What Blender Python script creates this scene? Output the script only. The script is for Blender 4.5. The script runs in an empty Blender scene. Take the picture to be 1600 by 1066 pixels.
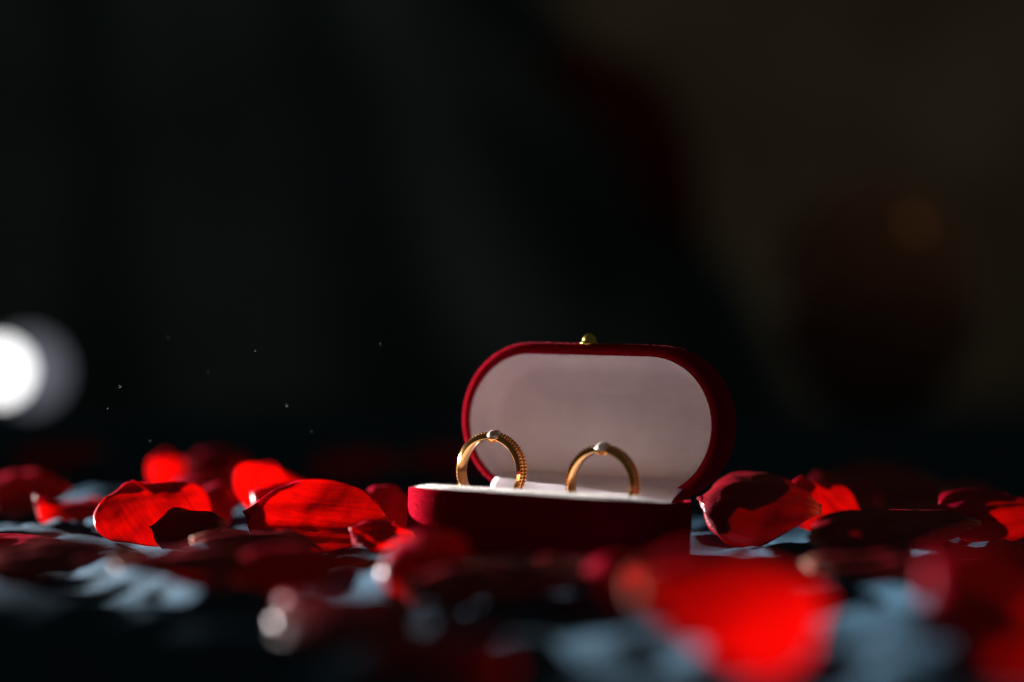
import bpy, bmesh, math, random
import numpy as np
from mathutils import Vector, Matrix, noise

R = math.radians
MM = 0.001
scene = bpy.context.scene
COL = scene.collection

# ------------------------------------------------------------------ camera, light, exposure
cam_d = bpy.data.cameras.new('camera')
cam_d.lens = 70; cam_d.sensor_width = 36
cam_d.clip_start = 0.02; cam_d.clip_end = 30
cam_d.dof.use_dof = True
cam_d.dof.focus_distance = 0.580
cam_d.dof.aperture_fstop = 2.8
cam = bpy.data.objects.new('camera', cam_d); COL.objects.link(cam)
cam.location = (0, 0, 0.061)
cam.rotation_euler = (R(90), R(0.0), 0)
scene.camera = cam

world = bpy.data.worlds.new('World'); scene.world = world
world.use_nodes = True
bg = world.node_tree.nodes['Background']
bg.inputs[0].default_value = (1.0, 0.92, 0.76, 1)
bg.inputs[1].default_value = 0.029

def lamp(name, kind, loc, target, energy, color, **kw):
    d = bpy.data.lights.new(name, kind)
    d.energy = energy; d.color = color
    for k, v in kw.items(): setattr(d, k, v)
    o = bpy.data.objects.new(name, d); COL.objects.link(o)
    o.location = loc
    o.rotation_euler = (Vector(target) - Vector(loc)).to_track_quat('-Z', 'Y').to_euler()
    return o

# hard beam of a small torch, low, from behind on the left
KEY_AZ, KEY_EL, KEY_DIST = R(37), R(8.5), 1.05
KEY_T = Vector((0.0, 0.54, 0.01))
KEY_P = KEY_T + KEY_DIST * Vector((-math.cos(KEY_AZ) * math.cos(KEY_EL), math.sin(KEY_AZ) * math.cos(KEY_EL), math.sin(KEY_EL)))
lamp('key_torch_light', 'SPOT', KEY_P, KEY_T, 400, (1.0, 0.97, 0.96), spot_size=R(16.2), spot_blend=0.65, shadow_soft_size=0.007)
# dim warm light added out of view, for the wall and the balloon's glint
lamp('added_warm_light', 'SPOT', (0.96, 1.05, 1.14), (-0.3, 3.6, 1.2), 3.0, (1.0, 0.74, 0.4), spot_size=R(150), spot_blend=0.7, shadow_soft_size=0.14)

scene.view_settings.view_transform = 'Standard'
scene.view_settings.look = 'None'
scene.view_settings.exposure = 0
scene.view_settings.gamma = 1
scene.render.engine = 'CYCLES'
scene.cycles.use_denoising = True
scene.cycles.filter_width = 1.1
scene.cycles.max_bounces = 10
scene.cycles.transmission_bounces = 8
scene.cycles.sample_clamp_indirect = 8

# ------------------------------------------------------------------ helpers
def tag(o, label=None, cat=None, group=None, kind=None):
    if label: o['label'] = label
    if cat: o['category'] = cat
    if group: o['group'] = group
    if kind: o['kind'] = kind
    return o

def empty(name, loc, rot=(0, 0, 0)):
    o = bpy.data.objects.new(name, None); COL.objects.link(o)
    o.location = [c * MM for c in loc]; o.rotation_euler = rot
    o.empty_display_size = 0.01
    return o

def obj(name, verts, faces, mat, parent=None, smooth=True, kind=None):
    me = bpy.data.meshes.new(name)
    v = np.asarray(verts, dtype=float) * MM
    me.from_pydata(v.tolist(), [], faces)
    if smooth:
        me.polygons.foreach_set('use_smooth', [True] * len(me.polygons))
    me.materials.append(mat)
    me.update()
    o = bpy.data.objects.new(name, me); COL.objects.link(o)
    if parent is not None: o.parent = parent
    if kind: o['kind'] = kind
    return o

def fix_normals(o):
    bm = bmesh.new(); bm.from_mesh(o.data)
    bmesh.ops.recalc_face_normals(bm, faces=bm.faces)
    bm.to_mesh(o.data); bm.free()
    return o

def sharp(o, ang=40):
    o.data.set_sharp_from_angle(angle=R(ang))
    return o

def material(name):
    m = bpy.data.materials.new(name); m.use_nodes = True
    nt = m.node_tree
    return m, nt, nt.nodes['Principled BSDF']

def nd(nt, typ, **kw):
    n = nt.nodes.new(typ)
    for k, v in kw.items():
        if k in n.inputs: n.inputs[k].default_value = v
        else: setattr(n, k, v)
    return n

def coords(nt, scale=(1000, 1000, 1000), out='Object'):
    tc = nd(nt, 'ShaderNodeTexCoord'); mp = nd(nt, 'ShaderNodeMapping')
    mp.inputs['Scale'].default_value = scale
    nt.links.new(tc.outputs[out], mp.inputs['Vector'])
    return mp.outputs['Vector']

def ramp(nt, src, stops):
    r = nd(nt, 'ShaderNodeValToRGB')
    el = r.color_ramp.elements
    while len(el) < len(stops): el.new(0.5)
    for e, (p, c) in zip(el, stops): e.position = p; e.color = (*c, 1)
    nt.links.new(src, r.inputs[0])
    return r.outputs[0]

def bump(nt, src, dist, strength=1.0, normal=None):
    b = nd(nt, 'ShaderNodeBump'); b.inputs['Distance'].default_value = dist * MM
    b.inputs['Strength'].default_value = strength
    nt.links.new(src, b.inputs['Height'])
    if normal is not None: nt.links.new(normal, b.inputs['Normal'])
    return b.outputs['Normal']

# ------------------------------------------------------------------ materials
def velvet(name, base, tint):
    m, nt, p = material(name)
    vec = coords(nt)
    n1 = nd(nt, 'ShaderNodeTexNoise', Scale=2.6, Detail=4.0); nt.links.new(vec, n1.inputs['Vector'])
    c = ramp(nt, n1.outputs[0], [(0.3, [b * 0.75 for b in base]), (0.7, [min(1, b * 1.25) for b in base])])
    nt.links.new(c, p.inputs['Base Color'])
    p.inputs['Roughness'].default_value = 0.95
    p.inputs['Specular IOR Level'].default_value = 0.0
    p.inputs['Sheen Weight'].default_value = 0.1
    p.inputs['Sheen Roughness'].default_value = 0.35
    p.inputs['Sheen Tint'].default_value = (*tint, 1)
    nt.links.new(bump(nt, n1.outputs[0], 0.12, 0.7), p.inputs['Normal'])
    return m
M_VELVET = velvet('red_velvet', (0.24, 0.0025, 0.01), (1.0, 0.06, 0.12))

m, nt, p = material('red_velvet_fibre'); M_FIBRE_R = m
p.inputs['Base Color'].default_value = (0.42, 0.008, 0.03, 1); p.inputs['Roughness'].default_value = 0.7; p.inputs['Specular IOR Level'].default_value = 0.06

m, nt, p = material('white_flock'); M_FLOCK = m
p.inputs['Base Color'].default_value = (0.86, 0.82, 0.8, 1); p.inputs['Roughness'].default_value = 0.9
vec = coords(nt); n1 = nd(nt, 'ShaderNodeTexNoise', Scale=3.0, Detail=5.0); nt.links.new(vec, n1.inputs['Vector'])
nt.links.new(bump(nt, n1.outputs[0], 0.3, 0.8), p.inputs['Normal'])
m, nt, p = material('white_fibre'); M_FIBRE_W = m
p.inputs['Base Color'].default_value = (0.9, 0.87, 0.84, 1); p.inputs['Roughness'].default_value = 0.5

# woven lining: fine ribs across and along
m, nt, p = material('woven_lining'); M_LINING = m
vec = coords(nt)
sx = nd(nt, 'ShaderNodeSeparateXYZ'); nt.links.new(vec, sx.inputs[0])
def wave(nt, src, freq):
    a = nd(nt, 'ShaderNodeMath', operation='MULTIPLY'); a.inputs[1].default_value = freq; nt.links.new(src, a.inputs[0])
    s = nd(nt, 'ShaderNodeMath', operation='SINE'); nt.links.new(a.outputs[0], s.inputs[0]); return s.outputs[0]
add0 = nd(nt, 'ShaderNodeMath', operation='ADD'); nt.links.new(sx.outputs[1], add0.inputs[0]); nt.links.new(sx.outputs[2], add0.inputs[1])
w1 = wave(nt, add0.outputs[0], 2 * math.pi / 0.72); w2 = wave(nt, sx.outputs[0], 2 * math.pi / 0.8)
mul = nd(nt, 'ShaderNodeMath', operation='MULTIPLY'); mul.inputs[1].default_value = 0.5; nt.links.new(w2, mul.inputs[0])
add = nd(nt, 'ShaderNodeMath', operation='ADD'); nt.links.new(w1, add.inputs[0]); nt.links.new(mul.outputs[0], add.inputs[1])
n1 = nd(nt, 'ShaderNodeTexNoise', Scale=0.12, Detail=3.0); nt.links.new(vec, n1.inputs['Vector'])
c = ramp(nt, n1.outputs[0], [(0.3, (0.76, 0.675, 0.76)), (0.7, (0.82, 0.74, 0.82))])
nt.links.new(c, p.inputs['Base Color']); p.inputs['Roughness'].default_value = 0.6
nt.links.new(bump(nt, add.outputs[0], 0.04, 0.42), p.inputs['Normal'])

m, nt, p = material('polished_gold'); M_GOLD = m
p.inputs['Base Color'].default_value = (0.94, 0.47, 0.155, 1); p.inputs['Metallic'].default_value = 1
vec = coords(nt); n1 = nd(nt, 'ShaderNodeTexNoise', Scale=1.4, Detail=6.0); nt.links.new(vec, n1.inputs['Vector'])
r_ = nd(nt, 'ShaderNodeMapRange'); r_.inputs['To Min'].default_value = 0.05; r_.inputs['To Max'].default_value = 0.13
nt.links.new(n1.outputs[0], r_.inputs[0]); nt.links.new(r_.outputs[0], p.inputs['Roughness'])
nt.links.new(bump(nt, n1.outputs[0], 0.012, 0.4), p.inputs['Normal'])

m, nt, p = material('brass'); M_BRASS = m
p.inputs['Base Color'].default_value = (0.72, 0.55, 0.12, 1); p.inputs['Metallic'].default_value = 1; p.inputs['Roughness'].default_value = 0.22

m, nt, p = material('diamond'); M_DIAMOND = m
p.inputs['Base Color'].default_value = (1, 0.93, 0.86, 1); p.inputs['Roughness'].default_value = 0.06
p.inputs['IOR'].default_value = 1.9; p.inputs['Transmission Weight'].default_value = 0.35

def petal_material(name, base, trans, spec, thin=0.55):
    m, nt, p = material(name)
    vec = coords(nt)
    oi = nd(nt, 'ShaderNodeObjectInfo')
    st = nd(nt, 'ShaderNodeMapping'); st.inputs['Scale'].default_value = (0.9, 0.07, 0.9); nt.links.new(vec, st.inputs['Vector'])
    veins = nd(nt, 'ShaderNodeTexNoise', Scale=1.0, Detail=5.0, Distortion=0.4); nt.links.new(st.outputs[0], veins.inputs['Vector'])
    fine = nd(nt, 'ShaderNodeTexNoise', Scale=0.16, Detail=4.0); nt.links.new(vec, fine.inputs['Vector'])
    c = ramp(nt, fine.outputs[0], [(0.3, [b * 0.7 for b in base]), (0.7, base)])
    hsv = nd(nt, 'ShaderNodeHueSaturation')
    mr = nd(nt, 'ShaderNodeMapRange'); mr.inputs['To Min'].default_value = 0.75; mr.inputs['To Max'].default_value = 1.15
    nt.links.new(oi.outputs['Random'], mr.inputs[0]); nt.links.new(mr.outputs[0], hsv.inputs['Value'])
    nt.links.new(c, hsv.inputs['Color'])
    # pale yellowish claw at the foot of the petal
    gt = nd(nt, 'ShaderNodeTexCoord'); gs = nd(nt, 'ShaderNodeSeparateXYZ'); nt.links.new(gt.outputs['Generated'], gs.inputs[0])
    ga = nd(nt, 'ShaderNodeMath', operation='MULTIPLY_ADD'); ga.inputs[1].default_value = 0.22; nt.links.new(veins.outputs[0], ga.inputs[0]); nt.links.new(gs.outputs[1], ga.inputs[2])
    claw = ramp(nt, ga.outputs[0], [(0.1, (0.8, 0.8, 0.8)), (0.24, (0, 0, 0))])
    def pale(src, col):
        mx = nd(nt, 'ShaderNodeMix', data_type='RGBA'); nt.links.new(claw, mx.inputs[0]); nt.links.new(src, mx.inputs[6]); mx.inputs[7].default_value = (*col, 1); return mx.outputs[2]
    nt.links.new(pale(hsv.outputs[0], (0.62, 0.34, 0.24)), p.inputs['Base Color'])
    p.inputs['Roughness'].default_value = 0.3
    p.inputs['Specular IOR Level'].default_value = spec
    nb = bump(nt, veins.outputs[0], 0.28, 0.7)
    nb = bump(nt, fine.outputs[0], 0.7, 0.5, nb)
    nt.links.new(nb, p.inputs['Normal'])
    t = nd(nt, 'ShaderNodeBsdfTranslucent')
    tc = ramp(nt, veins.outputs[0], [(0.3, [b * 0.76 for b in trans]), (0.7, trans)])
    nt.links.new(pale(tc, (0.85, 0.3, 0.14)), t.inputs['Color']); nt.links.new(nb, t.inputs['Normal'])
    mx = nd(nt, 'ShaderNodeMixShader'); mx.inputs[0].default_value = thin
    nt.links.new(p.outputs[0], mx.inputs[1]); nt.links.new(t.outputs[0], mx.inputs[2])
    nt.links.new(mx.outputs[0], nt.nodes['Material Output'].inputs['Surface'])
    return m
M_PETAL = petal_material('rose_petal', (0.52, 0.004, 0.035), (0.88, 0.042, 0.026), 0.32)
M_PETAL_SHADED = petal_material('shaded_rose_petal', (0.3, 0.003, 0.014), (0.55, 0.012, 0.016), 0.5, 0.32)  # darker, less translucent copy of rose_petal: shade put into the colour
M_DRY = petal_material('dried_petal', (0.1, 0.003, 0.006), (0.3, 0.01, 0.008), 0.4)

# slate-blue woven cloth
m, nt, p = material('slate_blue_cloth'); M_CLOTH = m
vec = coords(nt)
n1 = nd(nt, 'ShaderNodeTexNoise', Scale=0.05, Detail=4.0); nt.links.new(vec, n1.inputs['Vector'])
n2 = nd(nt, 'ShaderNodeTexNoise', Scale=2.2, Detail=3.0); nt.links.new(vec, n2.inputs['Vector'])
mxn = nd(nt, 'ShaderNodeMath', operation='ADD'); nt.links.new(n1.outputs[0], mxn.inputs[0]); nt.links.new(n2.outputs[0], mxn.inputs[1])
hf = nd(nt, 'ShaderNodeMath', operation='MULTIPLY'); hf.inputs[1].default_value = 0.5; nt.links.new(mxn.outputs[0], hf.inputs[0])
c = ramp(nt, hf.outputs[0], [(0.32, (0.024, 0.062, 0.098)), (0.68, (0.048, 0.115, 0.172))])
p.inputs['Roughness'].default_value = 0.9
p.inputs['Specular IOR Level'].default_value = 0.04
CLOTH_COL = c
sx = nd(nt, 'ShaderNodeSeparateXYZ'); nt.links.new(vec, sx.inputs[0])
w1 = wave(nt, sx.outputs[0], 2 * math.pi / 0.62); w2 = wave(nt, sx.outputs[1], 2 * math.pi / 1.05)
mul = nd(nt, 'ShaderNodeMath', operation='MULTIPLY'); nt.links.new(w1, mul.inputs[0]); nt.links.new(w2, mul.inputs[1])
gap = nd(nt, 'ShaderNodeMapRange'); gap.inputs['From Min'].default_value = -1; gap.inputs['To Min'].default_value = 0.45; gap.inputs['To Max'].default_value = 1.35
nt.links.new(mul.outputs[0], gap.inputs[0])
cm = nd(nt, 'ShaderNodeVectorMath', operation='SCALE'); nt.links.new(CLOTH_COL, cm.inputs[0]); nt.links.new(gap.outputs[0], cm.inputs['Scale'])
nt.links.new(cm.outputs[0], p.inputs['Base Color'])
nb = bump(nt, mul.outputs[0], 0.16, 0.9); nb = bump(nt, n2.outputs[0], 0.3, 0.7, nb)
nt.links.new(nb, p.inputs['Normal'])
m, nt, p = material('slate_fibre'); M_FIBRE_B = m
p.inputs['Base Color'].default_value = (0.08, 0.16, 0.22, 1); p.inputs['Roughness'].default_value = 0.8; p.inputs['Specular IOR Level'].default_value = 0.05

def plain(name, col, rough=0.8, spec=0.3, scale=0.004, var=0.3):
    m, nt, p = material(name)
    vec = coords(nt); n = nd(nt, 'ShaderNodeTexNoise', Scale=scale, Detail=4.0); nt.links.new(vec, n.inputs['Vector'])
    c = ramp(nt, n.outputs[0], [(0.3, [b * (1 - var) for b in col]), (0.7, [min(1, b * (1 + var)) for b in col])])
    nt.links.new(c, p.inputs['Base Color']); p.inputs['Roughness'].default_value = rough; p.inputs['Specular IOR Level'].default_value = spec
    return m
M_WALL = plain('beige_plaster', (0.40, 0.345, 0.26))
M_CURTAIN = plain('dark_curtain_fabric', (0.11, 0.175, 0.205))
M_RED_DARK = plain('dark_red_fabric', (0.13, 0.004, 0.004))
M_BALL = plain('red_balloon_skin', (0.24, 0.12, 0.085), 0.2, 1.0)
M_BALL.node_tree.nodes['Principled BSDF'].inputs['Specular Tint'].default_value = (1, 0.45, 0.2, 1)
M_BODY = plain('black_plastic', (0.02, 0.02, 0.022), 0.4)
M_BEAD = plain('red_glass', (0.35, 0.01, 0.02), 0.08, 0.6)

def emitter(name, col, s):
    m, nt, p = material(name)
    p.inputs['Emission Color'].default_value = (*col, 1); p.inputs['Emission Strength'].default_value = s
    return m
M_GLOW_A = emitter('lit_bulb', (1, 1, 1), 6.5)
M_GLOW_B = emitter('dim_lit_lens', (0.78, 0.8, 1.0), 0.3)

# ------------------------------------------------------------------ the cloth
BOX_C = (9.7, 568.5); BOX_YAW = R(-29.5); BOX_PITCH = R(-3.6)
def gnoise(x, y, seed):
    """vectorised gradient noise"""
    xi = np.floor(x).astype(np.int64); yi = np.floor(y).astype(np.int64)
    xf = x - xi; yf = y - yi
    def g(ix, iy):
        h = (ix * 374761393 + iy * 668265263 + seed * 1442695041) & 0xffffffff
        h = ((h ^ (h >> 13)) * 1274126177) & 0xffffffff
        a = ((h ^ (h >> 16)) & 0xffff) / 65535.0 * 2 * math.pi
        return np.cos(a), np.sin(a)
    def d(ix, iy, dx, dy):
        gx, gy = g(ix, iy); return gx * dx + gy * dy
    u = xf ** 3 * (xf * (xf * 6 - 15) + 10); v = yf ** 3 * (yf * (yf * 6 - 15) + 10)
    a = d(xi, yi, xf, yf); b = d(xi + 1, yi, xf - 1, yf); c = d(xi, yi + 1, xf, yf - 1); e = d(xi + 1, yi + 1, xf - 1, yf - 1)
    return (a * (1 - u) + b * u) * (1 - v) + (c * (1 - u) + e * u) * v
def sstep(a, b, x):
    t = np.clip((x - a) / (b - a), 0, 1); return t * t * (3 - 2 * t)
def cloth_h(x, y):
    x = np.asarray(x, float); y = np.asarray(y, float)
    wx = x + 14 * gnoise(x / 50, y / 50, 3); wy = y + 14 * gnoise(x / 50, y / 50, 4)
    # folds that run roughly across the beam
    a = R(35); p = wx * math.cos(a) + wy * math.sin(a); q = -wx * math.sin(a) + wy * math.cos(a)
    r1 = np.exp(-(gnoise(q / 60, p / 36, 7) / 0.22) ** 2)
    r2 = np.exp(-(gnoise(wx / 30 + 5, wy / 34, 9) / 0.25) ** 2)
    h = 4.2 * r1 + 2.0 * r2 + 1.5 * np.exp(-(gnoise(q / 34 + 2, p / 17, 17) / 0.24) ** 2) + 1.6 * gnoise(x / 90, y / 90, 11)
    beam = x * 0.799 - y * 0.602
    h += 1.5 * sstep(-0.5, 0.35, gnoise(x / 70, y / 70, 23)) * (0.5 + 0.5 * np.sin(2 * np.pi * beam / 23 + 5 * gnoise(x / 45, y / 45, 21))) ** 1.6
    h += 0.2 * gnoise(x / 9, y / 9, 13)
    h -= 4.2
    c, s = math.cos(BOX_YAW), math.sin(BOX_YAW)
    dx, dy = x - BOX_C[0], y - BOX_C[1]
    u = dx * c + dy * s; v = -dx * s + dy * c
    du = np.maximum(np.abs(u) - 20, 0); dist = np.hypot(du, v) - 23
    k = sstep(3, 26, dist)
    h = h * k - 0.15 * (1 - k)
    far = sstep(900, 1300, y)
    return h * (1 - 0.6 * far) - 45 * sstep(1300, 2900, y)

xs = np.concatenate([np.linspace(-1500, -260, 40)[:-1], np.arange(-260, 240, 1.5), np.linspace(240, 1500, 40)])
ys = np.concatenate([np.linspace(-300, 300, 20)[:-1], np.arange(300, 800, 1.5), np.linspace(800, 1300, 90), np.linspace(1320, 3450, 40)])
X, Y = np.meshgrid(xs, ys)
Z = cloth_h(X, Y)
nx, ny = len(xs), len(ys)
V = np.stack([X.ravel(), Y.ravel(), Z.ravel()], 1)
idx = np.arange(nx * ny).reshape(ny, nx)
F = np.stack([idx[:-1, :-1].ravel(), idx[:-1, 1:].ravel(), idx[1:, 1:].ravel(), idx[1:, :-1].ravel()], 1)
cloth = obj('cloth', V, F.tolist(), M_CLOTH, None, True, 'structure')

def blades(name, pts, nrm, length, width, mat, parent, seed, spread=0.6):
    """tiny tapered fibres standing on a surface, joined: nobody could count them"""
    rng = np.random.default_rng(seed)
    n = len(pts)
    d = nrm + rng.normal(0, spread, (n, 3)); d /= np.linalg.norm(d, axis=1)[:, None]
    L = length * rng.uniform(0.5, 1.3, n)
    side = np.cross(d, rng.normal(0, 1, (n, 3))); side /= np.linalg.norm(side, axis=1)[:, None]
    bend = np.cross(d, side) * (rng.normal(0, 0.35, n) * L)[:, None]
    w = width * 0.5
    a = pts - side * w; b = pts + side * w
    mid = pts + d * (L * 0.55)[:, None]
    c = mid + side * w * 0.8; e = mid - side * w * 0.8
    tip = pts + d * L[:, None] + bend
    VV = np.stack([a, b, c, e, tip], 1).reshape(-1, 3)
    FF = []
    for i in range(n):
        k = 5 * i
        FF.append((k, k + 1, k + 2, k + 3)); FF.append((k + 3, k + 2, k + 4))
    return obj(name, VV, FF, mat, parent, False, 'stuff')

def sample_mesh(o, n, seed, keep=None):
    """random points (mm, object space) and normals on a mesh"""
    rng = np.random.default_rng(seed)
    me = o.data; me.calc_loop_triangles()
    v = np.array([x.co[:] for x in me.vertices]) / MM
    t = np.array([x.vertices[:] for x in me.loop_triangles])
    A, B, C = v[t[:, 0]], v[t[:, 1]], v[t[:, 2]]
    N = np.cross(B - A, C - A); ar = np.linalg.norm(N, axis=1)
    Nn = N / np.maximum(ar, 1e-9)[:, None]
    if keep is not None:
        ar = ar * keep((A + B + C) / 3, Nn)
    k = rng.choice(len(t), n, p=ar / ar.sum())
    r1 = np.sqrt(rng.random(n)); r2 = rng.random(n)
    P = A[k] * (1 - r1)[:, None] + B[k] * (r1 * (1 - r2))[:, None] + C[k] * (r1 * r2)[:, None]
    return P, Nn[k]

# nap of the cloth where it is near the focus
rng = np.random.default_rng(5)
fx = rng.uniform(-150, 100, 60000); fy = rng.uniform(500, 660, 60000)
fz = cloth_h(fx, fy); e = 0.5
nxv = -(cloth_h(fx + e, fy) - fz) / e; nyv = -(cloth_h(fx, fy + e) - fz) / e
nn = np.stack([nxv, nyv, np.ones_like(nxv)], 1); nn /= np.linalg.norm(nn, axis=1)[:, None]
nap = blades('cloth_nap', np.stack([fx, fy, fz - 0.02], 1), nn, 0.42, 0.07, M_FIBRE_B, cloth, 6, 0.9)

# ------------------------------------------------------------------ the dark room behind
wall = obj('wall', [(-2600, 3600, -900), (2600, 3600, -900), (2600, 3600, 2600), (-2600, 3600, 2600)], [(0, 1, 2, 3)], M_WALL, None, False, 'structure')

def drape(name, left, right, y, mat, folds, amp, label, cat, thick=8, seed=1):
    """hanging fabric between two edge poly-lines (bottom to top), gathered in folds, with a real thickness"""
    n, m_ = 90, 24
    rng = random.Random(seed)
    VV = []
    for j in range(m_ + 1):
        t = j / m_
        k = t * (len(left) - 1); i0 = min(int(k), len(left) - 2); f = k - i0
        lx, lz = [left[i0][q] * (1 - f) + left[i0 + 1][q] * f for q in (0, 1)]
        rx, rz = [right[i0][q] * (1 - f) + right[i0 + 1][q] * f for q in (0, 1)]
        for i in range(n + 1):
            s = i / n
            yy = y + amp * math.sin(s * folds * 2 * math.pi + 0.6 * math.sin(3 * t + seed)) * (1 - 0.35 * t) + amp * 0.4 * math.sin(s * folds * 4.3 + seed + t)
            VV.append((lx + (rx - lx) * s, yy, lz + (rz - lz) * s))
    FF = [(j * (n + 1) + i, j * (n + 1) + i + 1, (j + 1) * (n + 1) + i + 1, (j + 1) * (n + 1) + i) for j in range(m_) for i in range(n)]
    o = obj(name, VV, FF, mat)
    s = o.modifiers.new('thickness', 'SOLIDIFY'); s.thickness = thick * MM
    return tag(o, label, cat)
drape('curtain', [(-1700, -700), (-1700, -100), (-1700, 300), (-1700, 700), (-1700, 1000), (-1700, 1300), (-1700, 1500)], [(780, -700), (340, 150), (250, 250), (175, 400), (70, 560), (-250, 900), (-900, 1500)], 3050, M_CURTAIN, 4.6, 95,
      'wide dark grey-green curtain hanging in the dark on the left, drawn back to a slant', 'curtain', seed=2)
drape('curtain', [(900, -700), (840, 120), (980, 420), (1150, 1500)], [(1500, -700), (1500, 120), (1500, 420), (1500, 1500)], 2900, M_CURTAIN, 3, 60,
      'narrow black-looking curtain at the dark right edge of the background', 'curtain', seed=5)
drape('sash', [(200, 240), (150, 350), (85, 430), (35, 480)], [(285, 190), (265, 350), (215, 445), (80, 505)], 2900, M_RED_DARK, 2, 15,
      'dark red cloth sash hanging along the slanted curtain edge high in the dark', 'sash', seed=3)

def lathe(profile, n=48):
    """profile of (r, z); closed surface of revolution about z"""
    VV, FF = [], []
    for r, z in profile:
        for i in range(n):
            a = 2 * math.pi * i / n
            VV.append((r * math.cos(a), r * math.sin(a), z))
    for k in range(len(profile) - 1):
        for i in range(n):
            j = (i + 1) % n
            FF.append((k * n + i, k * n + j, (k + 1) * n + j, (k + 1) * n + i))
    FF.append(tuple(range(n - 1, -1, -1))); FF.append(tuple((len(profile) - 1) * n + i for i in range(n)))
    return VV, FF

# round dark red balloon far behind on the right
bal = empty('balloon', (275, 1500, 0)); tag(bal, 'dim round dark red balloon blurred far behind the box on the right', 'balloon')
bal.location.z = float(cloth_h(275, 1500)) * MM
prof = [(3 + 0.4 * k, 2.0 * k) for k in range(3)]
for k in range(1, 40):
    t = math.pi * k / 40
    prof.append((76 * math.sin(t) ** 0.92 * (1 - 0.06 * math.cos(t)), 95 - 90 * math.cos(t)))
prof.append((0.5, 185))
v, f = lathe(prof, 64); fix_normals(obj('balloon_skin', v, f, M_BALL, bal))
v, f = lathe([(4.5, 0), (5.5, 1.2), (3, 3), (3.5, 5.5)], 24); fix_normals(obj('knot', v, f, M_BALL, bal))

# two small lamps far behind on the left, blurred to discs
def torch(name, x, y, z_axis, r_body, r_lens, mat, label, cat):
    t = empty(name, (x, y, float(cloth_h(x, y))), (0, 0, 0)); tag(t, label, cat)
    h = z_axis
    def turn(vv): return [(a, c_, b + h) for a, b, c_ in [(p_[0], p_[1], p_[2]) for p_ in vv]]
    v, f = lathe([(r_body * 0.7, 90), (r_body * 0.72, 25), (r_body, 14), (r_body, 1.2), (r_body * 0.93, 0), (r_lens * 1.15, 0), (r_lens * 1.05, 2.0), (r_lens * 0.9, 3.0)], 40)
    fix_normals(obj('body', turn(v), f, M_BODY, t))
    v, f = lathe([(r_lens * 1.02, 1.9), (r_lens * 0.8, 0.7), (r_lens * 0.4, 0.2), (r_lens * 0.05, 0.05)], 32)
    fix_normals(obj('lens', turn(v), f, mat, t))
    # foot so that the barrel stands clear of the cloth
    w = r_body * 0.8
    vv = []; zt = h - r_body * 0.66
    for zz, ww in ((0, w), (zt, w * 0.7)):
        for sx_, sy_ in ((-1, 30), (1, 30), (1, 70), (-1, 70)): vv.append((sx_ * ww, sy_, zz))
    obj('stand', vv, [(3, 2, 1, 0), (4, 5, 6, 7), (0, 1, 5, 4), (1, 2, 6, 5), (2, 3, 7, 6), (3, 0, 4, 7)], M_BODY, t, False)
    return t
torch('torch', -734, 2850, float(18 - cloth_h(-734, 2850)), 27, 24.0, M_GLOW_A, 'small torch glowing bright white at the left edge, blurred to a disc', 'torch')
torch('torch', -704, 2895, float(17 - cloth_h(-704, 2895)), 45, 40.0, M_GLOW_B, 'torch with a wider dim grey-violet lens, right beside the bright one', 'torch')

# ------------------------------------------------------------------ ring box
def pw(c, e): return math.copysign(abs(c) ** (2 / e), c)
def stadium(L, D, n=28, e=2.0):
    r = D / 2; a = L / 2 - r; pts = []
    for i in range(n + 1):
        t = -math.pi / 2 + math.pi * i / n; pts.append((a + r * pw(math.cos(t), e), r * pw(math.sin(t), e)))
    for i in range(n + 1):
        t = math.pi / 2 + math.pi * i / n; pts.append((-a + r * pw(math.cos(t), e), r * pw(math.sin(t), e)))
    # finer straight runs
    out = []
    for k, p0 in enumerate(pts):
        p1 = pts[(k + 1) % len(pts)]; out.append(p0)
        if math.hypot(p1[0] - p0[0], p1[1] - p0[1]) > 10:
            for q in range(1, 12): out.append((p0[0] + (p1[0] - p0[0]) * q / 12, p0[1] + (p1[1] - p0[1]) * q / 12))
    return out
def loft(rings, cap0=True, cap1=True):
    n = len(rings[0]); VV = [p for r in rings for p in r]; FF = []
    for k in range(len(rings) - 1):
        for i in range(n):
            j = (i + 1) % n
            FF.append((k * n + i, k * n + j, (k + 1) * n + j, (k + 1) * n + i))
    if cap0: FF.append(tuple(range(n - 1, -1, -1)))
    if cap1: FF.append(tuple((len(rings) - 1) * n + i for i in range(n)))
    return VV, FF

L, D, H = 86.0, 46.0, 17.9
box = empty('ring_box', (BOX_C[0], BOX_C[1], -0.5), (BOX_PITCH, R(1.0), BOX_YAW))
tag(box, 'open red velvet ring box with white lining, standing on the blue cloth among petals', 'ring box')

def st(i, z, dw=0): return [(x, y + dw, z) for x, y in stadium(L - 3.6 - 2 * i, D - 2 * i, 28, 2.6)]
rings_ = [st(1.2, 0), st(0.35, 0.35), st(0, 1.2), st(0, 6), st(0, 12), st(0, H - 1.0), st(0.2, H - 0.25), st(0.5, H), st(0.85, H - 0.15), st(1.0, H - 1.0), st(1.0, H - 4)]
v, f = loft(rings_, True, True)
base = sharp(fix_normals(obj('base', v, f, M_VELVET, box)), 50)
P, N = sample_mesh(base, 9000, 11, lambda c, n: (c[:, 2] > 2) * (np.abs(c[:, 2] - 15) < 20) * (1.0 + 4 * (c[:, 0] < -22) + 3 * (c[:, 2] > H - 1)))
blades('velvet_pile', P, N, 0.5, 0.08, M_FIBRE_R, base, 12, 0.7)

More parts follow.
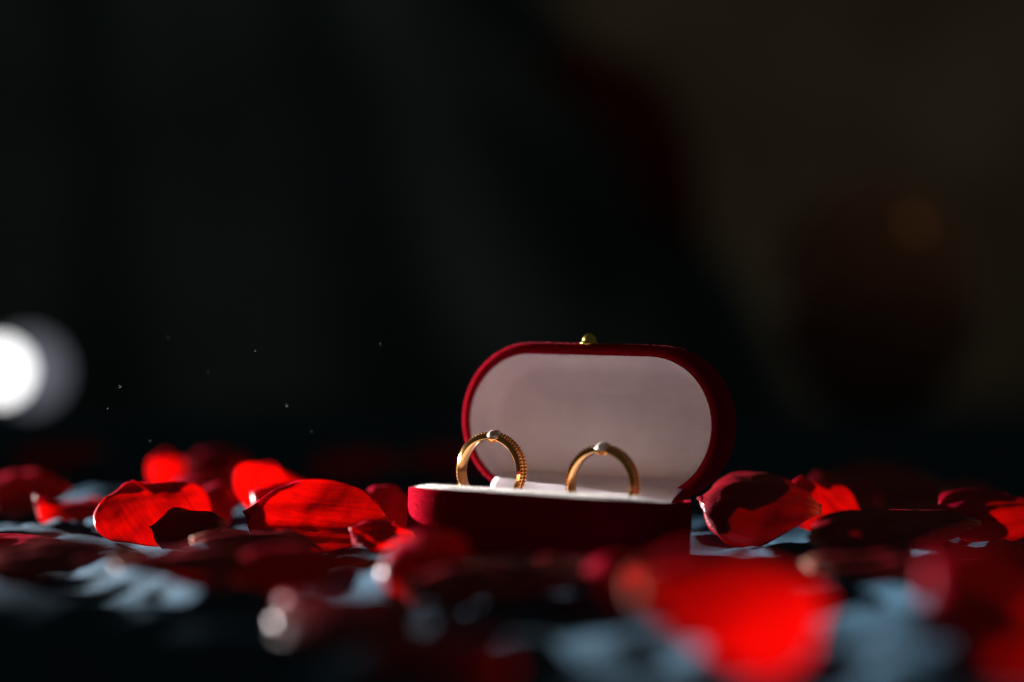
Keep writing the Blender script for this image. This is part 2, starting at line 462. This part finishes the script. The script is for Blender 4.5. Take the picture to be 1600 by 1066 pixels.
# cushion: padded top crowned near the front, a slot along the middle
inner = stadium(L - 5.7, D - 2.1, 28, 2.6)
VV = []; K = 16
for k in range(K + 1):
    s = 1 - k / K * 0.985
    for x, y in inner:
        xx, yy = x * s if abs(x) < 1e9 else x, y * s
        edge = 1 - s
        z = H - 0.7 + 1.2 * min(1, edge / 0.12) ** 0.6 - 0.07 * max(0, yy + 14)
        z -= 1.8 * math.exp(-(yy / 1.1) ** 2)
        VV.append((xx, yy, z))
n_in = len(inner); FF = []
for k in range(K):
    for i in range(n_in):
        j = (i + 1) % n_in
        FF.append((k * n_in + i, k * n_in + j, (k + 1) * n_in + j, (k + 1) * n_in + i))
FF.append(tuple(K * n_in + i for i in range(n_in)))
cush = fix_normals(obj('cushion', VV, FF, M_FLOCK, box))
P, N = sample_mesh(cush, 16000, 21, lambda c, n: (c[:, 2] > H - 2.2) * (1 + 2 * (c[:, 1] < -8)))
N[:, 2] = np.abs(N[:, 2])
blades('flock_fibre', P, N, 1.0, 0.075, M_FIBRE_W, cush, 22, 0.8)

# lid, standing open on its hinge; its own frame: u along, d to the back, w up
HZ, LD = 16.2, 14.0
lid_tilt = R(-1.0)
def lidpt(u, d, w):
    yy, zz = d, w + D / 2
    u -= 1.1
    return (u, 23.7 + yy * math.cos(lid_tilt) + zz * math.sin(lid_tilt), HZ - yy * math.sin(lid_tilt) + zz * math.cos(lid_tilt))
def ls(i, d, dw=0.0): return [lidpt(x, d, y + dw) for x, y in stadium(L - 2 * i, D - 2 * i)]
DW = -0.55
v, f = loft([ls(2.6, 3.0, DW), ls(2.6, 0.6, DW), ls(2.3, 0.1, DW * .8), ls(1.7, -0.15, DW * .6), ls(0.9, -0.1), ls(0.25, 0.25), ls(0, 0.9), ls(0, 6), ls(0, LD - 2.2),
             ls(0.25, LD - 1.0), ls(0.8, LD - 0.35), ls(1.7, LD), ls(8, LD + 0.25), ls(16, LD + 0.3)], False, True)
lid = sharp(fix_normals(obj('lid', v, f, M_VELVET, box)), 60)
lid.data.update()
P, N = sample_mesh(lid, 12000, 31, lambda c, n: (n[:, 1] < 0.5) * (1.0 + 4 * (c[:, 1] < 26) + 2 * (c[:, 0] < -22)))
blades('velvet_pile', P, N, 0.5, 0.08, M_FIBRE_R, lid, 32, 0.7)
# lining: side wall with a rounded corner into a flat back
lr = [ls(2.75, 0.5, DW), ls(2.85, 3, DW), ls(3.0, 6.0, DW)]
rf = 5.5
for k in range(1, 8):
    t = math.pi / 2 * k / 7
    lr.append(ls(3.0 + rf * (1 - math.cos(t)) * 0.9, 6.0 + rf * math.sin(t), DW))
lr.append(ls(13, 11.55, DW)); lr.append(ls(18.0, 11.6, DW))
v, f = loft(lr, False, True)
lin = obj('lining', v, f, M_LINING, lid)
# folded end panel of the lining: a thin card with a rounded corner
def card(name, u0, u1, w0, w1, d, th, rad, parent):
    pts = []
    for cx, cy, a0 in ((u1 - rad, w1 - rad, 0), (u0 + rad, w1 - rad, 90), (u0 + rad, w0 + rad, 180), (u1 - rad, w0 + rad, 270)):
        for i in range(7):
            t = R(a0 + 90 * i / 6); pts.append((cx + rad * math.cos(t), cy + rad * math.sin(t)))
    cu, cw = (u0 + u1) / 2, (w0 + w1) / 2
    def ring(s, dd): return [lidpt(cu + (x - cu) * s, dd, cw + (y - cw) * s) for x, y in pts]
    v, f = loft([ring(1, d), ring(1, d - th * 0.6), ring(0.985, d - th)], True, True)
    return sharp(fix_normals(obj(name, v, f, M_LINING, parent)), 50)
card('lining_panel', -18.5, 30.5, -13.0, 11.5, 11.7, 0.14, 4.0, lid)

# hinge flap: strip of lining from the lid floor down to the back of the cushion
VV = []; nf, mf = 40, 16
prof = [(16.0, H - 2.8), (18.0, H - 0.8), (20.4, H + 1.5), (23, H + 3.0), (26, H + 3.8), (30, H + 4.6), (35.8, H + 5.4)]
for j in range(mf + 1):
    t = j / mf * (len(prof) - 1); k = min(int(t), len(prof) - 2); f_ = t - k; tt = j / mf
    y0 = prof[k][0] * (1 - f_) + prof[k + 1][0] * f_; z0 = prof[k][1] * (1 - f_) + prof[k + 1][1] * f_
    for i in range(nf + 1):
        s = i / nf; half = 28.5 + 2.5 * math.sin(math.pi * tt)
        VV.append(((s * 2 - 1) * half, y0, z0 + 0.15 * math.sin(s * 17 + tt * 2) * math.sin(math.pi * tt)))
FF = [(j * (nf + 1) + i, j * (nf + 1) + i + 1, (j + 1) * (nf + 1) + i + 1, (j + 1) * (nf + 1) + i) for j in range(mf) for i in range(nf)]
flap = obj('hinge_flap', VV, FF, M_LINING, box)
s_ = flap.modifiers.new('thickness', 'SOLIDIFY'); s_.thickness = 0.35 * MM; s_.offset = -1

# clasp: small brass dome on a collar on top of the lid's edge
prof = [(2.1, -0.5), (2.7, 0.0), (2.75, 0.35), (2.3, 0.7), (2.15, 0.95)]
for k in range(1, 12):
    t = math.pi / 2 * k / 12; prof.append((2.15 * math.cos(t), 0.95 + 2.3 * math.sin(t)))
prof.append((0.05, 3.25))
v, f = lathe(prof, 40)
cl = lidpt(-1.2, 2.6, D / 2)
fix_normals(obj('clasp', [(a + cl[0], b + cl[1], c_ + cl[2]) for a, b, c_ in v], f, M_BRASS, box))

# ------------------------------------------------------------------ rings
BOXM = Matrix.Translation((BOX_C[0], BOX_C[1], -0.5)) @ Matrix.Rotation(BOX_YAW, 4, 'Z') @ Matrix.Rotation(R(1.0), 4, 'Y') @ Matrix.Rotation(BOX_PITCH, 4, 'X')
def wedding_ring(u, v_, z, lean, turn, stone_deg, label):
    c = BOXM @ Vector((u, v_, z))
    t = empty('ring', c, (lean, R(1.0), BOX_YAW + turn))
    tag(t, label, 'ring', 'gold rings in the box')
    prof = [(9.5, -2.35, 1), (9.34, -1.8, 1), (9.3, 0, 1), (9.34, 1.8, 1), (9.5, 2.35, 1), (9.66, 2.45, 1), (9.76, 2.42, 1), (10.52, 1.78, 0), (10.54, 1.66, 0), (10.05, 1.5, 0), (10.05, 0.75, 0), (10.5, 0.55, 0),
            (10.56, 0.2, 0), (10.56, -0.2, 0), (10.5, -0.55, 0), (10.05, -0.75, 0), (10.05, -1.5, 0), (10.54, -1.66, 0), (10.52, -1.78, 0), (9.76, -2.42, 1), (9.66, -2.45, 1)]
    n = 180; VV = []; m_ = len(prof)
    for i in range(n):
        a = 2 * math.pi * i / n
        for r, w, low in prof: VV.append((r * math.cos(a), w, r * math.sin(a) - 0.5 * low))      # thicker at the crown
    FF = [(i * m_ + k, i * m_ + (k + 1) % m_, ((i + 1) % n) * m_ + (k + 1) % m_, ((i + 1) % n) * m_ + k) for i in range(n) for k in range(m_)]
    b = sharp(fix_normals(obj('band', VV, FF, M_GOLD, t)), 17)
    # two rows of tiny beads along the shoulders
    bm = bmesh.new()
    for w in (-1.12, 1.12):
        for i in range(66):
            a = 2 * math.pi * i / 66
            mt = Matrix.Translation((10.74 * math.cos(a), w, 10.74 * math.sin(a)))
            bmesh.ops.create_icosphere(bm, subdivisions=2, radius=0.46, matrix=mt)
    me = bpy.data.meshes.new('beading')
    bmesh.ops.scale(bm, vec=(MM, MM, MM), verts=bm.verts); bm.to_mesh(me); bm.free()
    me.polygons.foreach_set('use_smooth', [True] * len(me.polygons)); me.materials.append(M_GOLD)
    o = bpy.data.objects.new('beading', me); COL.objects.link(o); o.parent = b; o['kind'] = 'stuff'
    # bezel and stone on the crown, tipped a little to the front
    A = Matrix.Rotation(R(stone_deg), 4, 'Y') @ Matrix.Translation((0, -1.1, 10.25)) @ Matrix.Rotation(R(36), 4, 'X') @ Matrix.Scale(1.15, 4)
    v, f = lathe([(1.75, -1.0), (1.98, 0.0), (1.96, 0.2), (1.86, 0.26), (1.78, 0.2), (1.5, -0.2)], 32)
    bz = sharp(fix_normals(obj('bezel', [A @ Vector(x) for x in v], f, M_GOLD, t)), 40)
    g = 16
    def gr(r, z, off): return [(r * math.cos(2 * math.pi * (i + off) / g), r * math.sin(2 * math.pi * (i + off) / g), z) for i in range(g)]
    v, f = loft([gr(0.06, -1.2, 0), gr(0.9, -0.4, 0.5), gr(1.8, 0.22, 0), gr(1.8, 0.28, 0), gr(1.42, 0.62, 0.5), gr(0.95, 0.8, 0)], True, True)
    fix_normals(obj('diamond', [A @ Vector(x) for x in v], f, M_DIAMOND, t, False))
    return t
wedding_ring(-19.3, 0.0, H + 5.8, R(-2), R(1), 6, 'gold ring with beaded edges and round diamond, nearest the left end of the box')
wedding_ring(17.0, 0.0, H + 3.7, R(-1), R(1), 1, 'gold ring with a round diamond sunk deeper in the cushion, nearest the right end')

# ------------------------------------------------------------------ rose petals
def petal(x, y, w, l, spin, tilt, head, cup, curl, seed, label, group='scattered rose petals', mat=None, rough=1.0, sink=0.3, lift=0.0, name='rose_petal', roll=0.0):
    """spin turns the petal in its own plane, tilt raises its far edge (normal swings to the camera), head turns it about the vertical (degrees).
    cup > 0 hollows the upper side (mm of rise at the rim), curl rolls the tip back"""
    rng = random.Random(seed)
    ns, nt_ = 30, 30
    ph = [rng.uniform(0, 6.28) for _ in range(6)]
    asym = rng.uniform(-0.08, 0.08)
    VV = []
    for j in range(nt_ + 1):
        t = j / nt_
        # outline: narrow claw, widest past the middle, broad rounded tip with a shallow notch
        hw = math.sin(math.pi / 2 * min(1, t / 0.6)) ** 0.75 if t < 0.6 else math.sqrt(max(0, 1 - ((t - 0.6) / 0.4) ** 2.5))
        hw = max(hw, 0.16 if t < 0.1 else 0.03) * w / 2
        for i in range(ns + 1):
            s = -1 + 2 * i / ns
            xx = s * hw * (1 + asym * (t - 0.5) + 0.035 * noise.noise(Vector((t * 6, s * 0.5, seed * 3.1))))
            yy = (t - 0.5) * l + 0.05 * l * t * math.cos(s * 2.2 + ph[0] * 0.1)
            q = xx / (w / 2)
            z = cup * (q * q) + cup * 0.9 * ((t - 0.45) * 1.6) ** 2 * (0.7 if t < 0.45 else 1.0)
            # tip and rim rolled back
            rim = max(0, (t - 0.72) / 0.28); z -= curl * rim ** 2.2 * (1 + 0.4 * math.sin(s * 2.4 + ph[1]))
            er = max(0, (abs(s) - 0.72) / 0.28); z -= curl * 0.45 * er ** 2 * t * (1 + 0.5 * math.sin(3 * t + ph[2] + (2 if s > 0 else 0)))
            # waves
            z += rough * (0.55 * math.sin(q * 5.0 + ph[3] + 2 * t) * t + 0.5 * math.sin(t * 9 + ph[4] + 2 * q) * abs(q) + 0.25 * math.sin(q * 13 + t * 7 + ph[5]))
            v3 = Vector((xx * 0.07, yy * 0.07, seed * 1.7))
            z += rough * 0.9 * t * abs(s) ** 3 * math.sin(9 * t + 7 * s + ph[0])          # ruffled rim
            z -= rough * 0.5 * math.exp(-(s / 0.12) ** 2) * (1 - t)                       # crease along the middle
            z += rough * 1.1 * noise.noise(v3) + rough * 0.35 * noise.noise(v3 * 3.1)
            VV.append((xx, yy, z))
    FF = [(j * (ns + 1) + i, j * (ns + 1) + i + 1, (j + 1) * (ns + 1) + i + 1, (j + 1) * (ns + 1) + i) for j in range(nt_) for i in range(ns)]
    M = Matrix.Rotation(R(head), 4, 'Z') @ Matrix.Rotation(R(tilt), 4, 'X') @ Matrix.Rotation(R(roll), 4, 'Y') @ Matrix.Rotation(R(spin), 4, 'Z')
    m3 = np.array(M.to_3x3()); W = np.asarray(VV) @ m3.T
    W[:, 0] += x; W[:, 1] += y
    gap = np.min(W[:, 2] - cloth_h(W[:, 0], W[:, 1]))
    o = obj(name, VV, FF, mat or M_PETAL)
    o.matrix_world = Matrix.Translation((x * MM, y * MM, (lift - gap - sink) * MM)) @ M
    sm = o.modifiers.new('thickness', 'SOLIDIFY'); sm.thickness = 0.16 * MM; sm.offset = 0
    tag(o, label, 'petal', group)
    return o

P_ = petal
# --- left of the box, near the focus
P_(-105, 590, 36, 33, 20, 36, 15, -3, 0.5, 1, 'bright red petal raised like a tent, with a dark shrivelled piece at its right foot')
P_(-94, 581, 19, 21, 80, 30, 15, -3, 3.0, 2, 'small dark shrivelled petal leaning on the foot of the tent-shaped red petal', mat=M_DRY, rough=0.9)
P_(-56, 584, 36, 44, 82, 31, -6, 4, 0.5, 3, 'large glowing red petal lying on its side left of the box')
P_(-77, 640, 27, 24, -15, 52, 20, 3, 3.0, 4, 'orange-red petal standing to a peak behind the large glowing petal')
P_(-68, 628, 24, 26, 60, 48, 25, -4, 3.0, 5, 'dark red petal with a pale glint, right of the peaked orange-red petal')
P_(-101, 650, 24, 26, 40, 28, 0, 3, 2.0, 6, 'small red petal lying between the tent-shaped petal and the peaked one')
P_(-127, 735, 14, 20, 0, 66, 10, 3, 4.0, 7, 'bright red petal with a round pale glint, standing far back on the left')
P_(-112, 752, 28, 28, 30, 52, 0, -4, 3.0, 8, 'dim red petal just right of the bright one standing far back')
P_(-141, 655, 26, 30, 80, 16, 5, -3, -3.0, 9, 'flat dark red petal with a pale raised tip, left of the tent-shaped petal')
P_(-140, 562, 24, 32, 75, 8, 0, -3, 1.0, 10, 'dull dark red petal lying flat at the left edge of the picture')
P_(-172, 690, 36, 36, 10, 26, 0, -5, 3.0, 11, 'dark red petal far back at the left edge')
P_(-40, 612, 26, 22, -20, 48, 0, -4, 3.0, 12, 'red petal peeping out behind the right end of the large glowing petal')
P_(-35, 553, 13, 18, 70, 42, 20, -3, 2.0, 13, 'small petal with a white and pink highlight touching the left end of the box')
# --- before the box
P_(-49, 470, 24, 34, 75, 20, 0, -4, 2.0, 14, 'blurred red petal with two pale glints, before the large glowing petal')
P_(-45, 432, 16, 18, 20, 34, 0, -3, 3.0, 15, 'small blurred red petal with a pale tip, nearest below the two-glint petal')
P_(-20, 466, 22, 24, 55, 44, -10, -4, 3.0, 16, 'blurred bright red petal with a cream glint at the front left corner of the box')
P_(-3, 458, 34, 42, 88, 8, 6, -5, 2.0, 17, 'broad very dark red petal lying along the front of the box', mat=M_PETAL_SHADED)
P_(14, 474, 22, 26, 60, 14, -8, -5, 2.0, 18, 'dim pinkish red petal against the front of the box', mat=M_PETAL_SHADED)
P_(27, 446, 20, 22, -30, 42, 25, -4, 2.0, 19, 'blurred bright red petal just left of the biggest blurred one')
P_(41, 374, 37, 37, -100, 29, 14, -7, 2, 20, 'biggest blurred red petal with a warm pale left end, right of the middle in front', roll=-4)
P_(99, 366, 46, 44, 40, 33, 20, -3, 3.0, 21, 'very blurred bright red petal cut by the lower right corner')
# --- right of the box
P_(75, 592, 31, 35, 74, 42, 8, -6, 3.0, 22, 'dark crimson petal with a pale pink rolled lip at the right end of the box', mat=M_PETAL_SHADED)
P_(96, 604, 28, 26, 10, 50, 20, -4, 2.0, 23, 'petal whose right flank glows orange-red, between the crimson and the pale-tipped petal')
P_(95, 540, 26, 32, -75, 36, 6, -5, 3.0, 24, 'dark red petal with a pale rounded tip on its right, right of the box', mat=M_PETAL_SHADED)
P_(106, 632, 30, 32, 20, 46, 0, -5, 3.0, 25, 'dark petal standing behind the pale-tipped one on the right', mat=M_PETAL_SHADED)
P_(132, 715, 32, 40, 80, 28, 0, -4, 3.0, 26, 'blurred dark red petal farthest back on the right', mat=M_PETAL_SHADED)
P_(157, 700, 26, 30, -70, 22, 0, -4, 2.0, 27, 'blurred dark petal with a warm tip, at the right end of the far petals', mat=M_PETAL_SHADED)
P_(128, 622, 26, 30, -60, 18, 0, -4, 2.0, 28, 'low dark red petal right of the pale-tipped one', mat=M_PETAL_SHADED)
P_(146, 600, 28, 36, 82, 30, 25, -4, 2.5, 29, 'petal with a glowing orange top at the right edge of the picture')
P_(90, 482, 36, 40, -78, 5, 0, -4, 2.0, 30, 'almost black red petal in the shade before the pale-tipped one', mat=M_PETAL_SHADED)
# --- lower left and bottom, dark
P_(-110, 486, 34, 40, 80, 10, 0, -4, 2.0, 31, 'very dark red petal lying flat in the blurred lower left', mat=M_PETAL_SHADED)
P_(-76, 474, 32, 38, -75, 12, 10, -4, 2.0, 32, 'very dark red petal right of the flat one in the lower left', mat=M_PETAL_SHADED)
P_(-30, 392, 30, 34, 30, 14, 0, -4, 2.0, 33, 'dark red petal blurred below the middle of the picture', mat=M_PETAL_SHADED)
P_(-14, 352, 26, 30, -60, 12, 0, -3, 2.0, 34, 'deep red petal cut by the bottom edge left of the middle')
# --- more of the heap
P_(118, 578, 30, 36, 80, 14, 0, -4, 2.5, 41, 'low dark petal lying in the shade between the pale-tipped petal and the far heap', mat=M_PETAL_SHADED)
P_(128, 668, 32, 38, 85, 24, 0, -5, 3.0, 44, 'dim red petal in the middle of the far heap on the right', mat=M_PETAL_SHADED)
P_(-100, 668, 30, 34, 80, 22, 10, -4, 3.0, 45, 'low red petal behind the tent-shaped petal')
P_(-70, 540, 28, 34, -80, 10, 0, -4, 2.0, 46, 'flat red petal before the large glowing petal, mostly in shade', mat=M_PETAL_SHADED)
# --- far, faint
P_(-66, 860, 38, 42, 70, 20, 0, -5, 3.0, 35, 'faint dark red petal far behind the large glowing petal')
P_(-200, 880, 38, 42, 80, 20, 0, -5, 3.0, 36, 'faint dark red petal far back on the left')
P_(-30, 900, 34, 40, -60, 22, 0, -5, 3.0, 37, 'faint red petal far behind the left end of the lid')

# tiny glossy red bead beside the shrivelled petal
bx, by = -84, 578
bead = empty('bead', (bx, by, float(cloth_h(bx, by)))); tag(bead, 'tiny glossy red bead at the right end of the shrivelled petal', 'bead')
prof = [(0.35, 0.0)] + [(1.5 * math.sin(math.pi * k / 14), 1.45 - 1.45 * math.cos(math.pi * k / 14)) for k in range(2, 14)] + [(0.3, 2.9)]
v, f = lathe(prof, 20); fix_normals(obj('glass', v, f, M_BEAD, bead))
v, f = lathe([(0.55, 2.75), (0.7, 3.0), (0.55, 3.25), (0.3, 3.3)], 16); fix_normals(obj('bead_cap', v, f, M_BRASS, bead))

# dust hanging in the beam
bm = bmesh.new()
for x, y, z, r in ((-118, 600, 47.3, 0.2), (-121, 596, 40.8, 0.16), (-109, 600, 31, 0.18), (-68, 602, 41.5, 0.22), (-104, 603, 62, 0.13), (-77, 598, 58, 0.12), (-90, 590, 52, 0.11), (-40, 606, 60, 0.12), (-60, 595, 34, 0.12)):
    bmesh.ops.create_icosphere(bm, subdivisions=1, radius=r * MM, matrix=Matrix.Translation((x * MM, y * MM, z * MM)))
me = bpy.data.meshes.new('dust'); bm.to_mesh(me); bm.free(); me.materials.append(M_FIBRE_W)
o = bpy.data.objects.new('dust', me); COL.objects.link(o); o['kind'] = 'stuff'
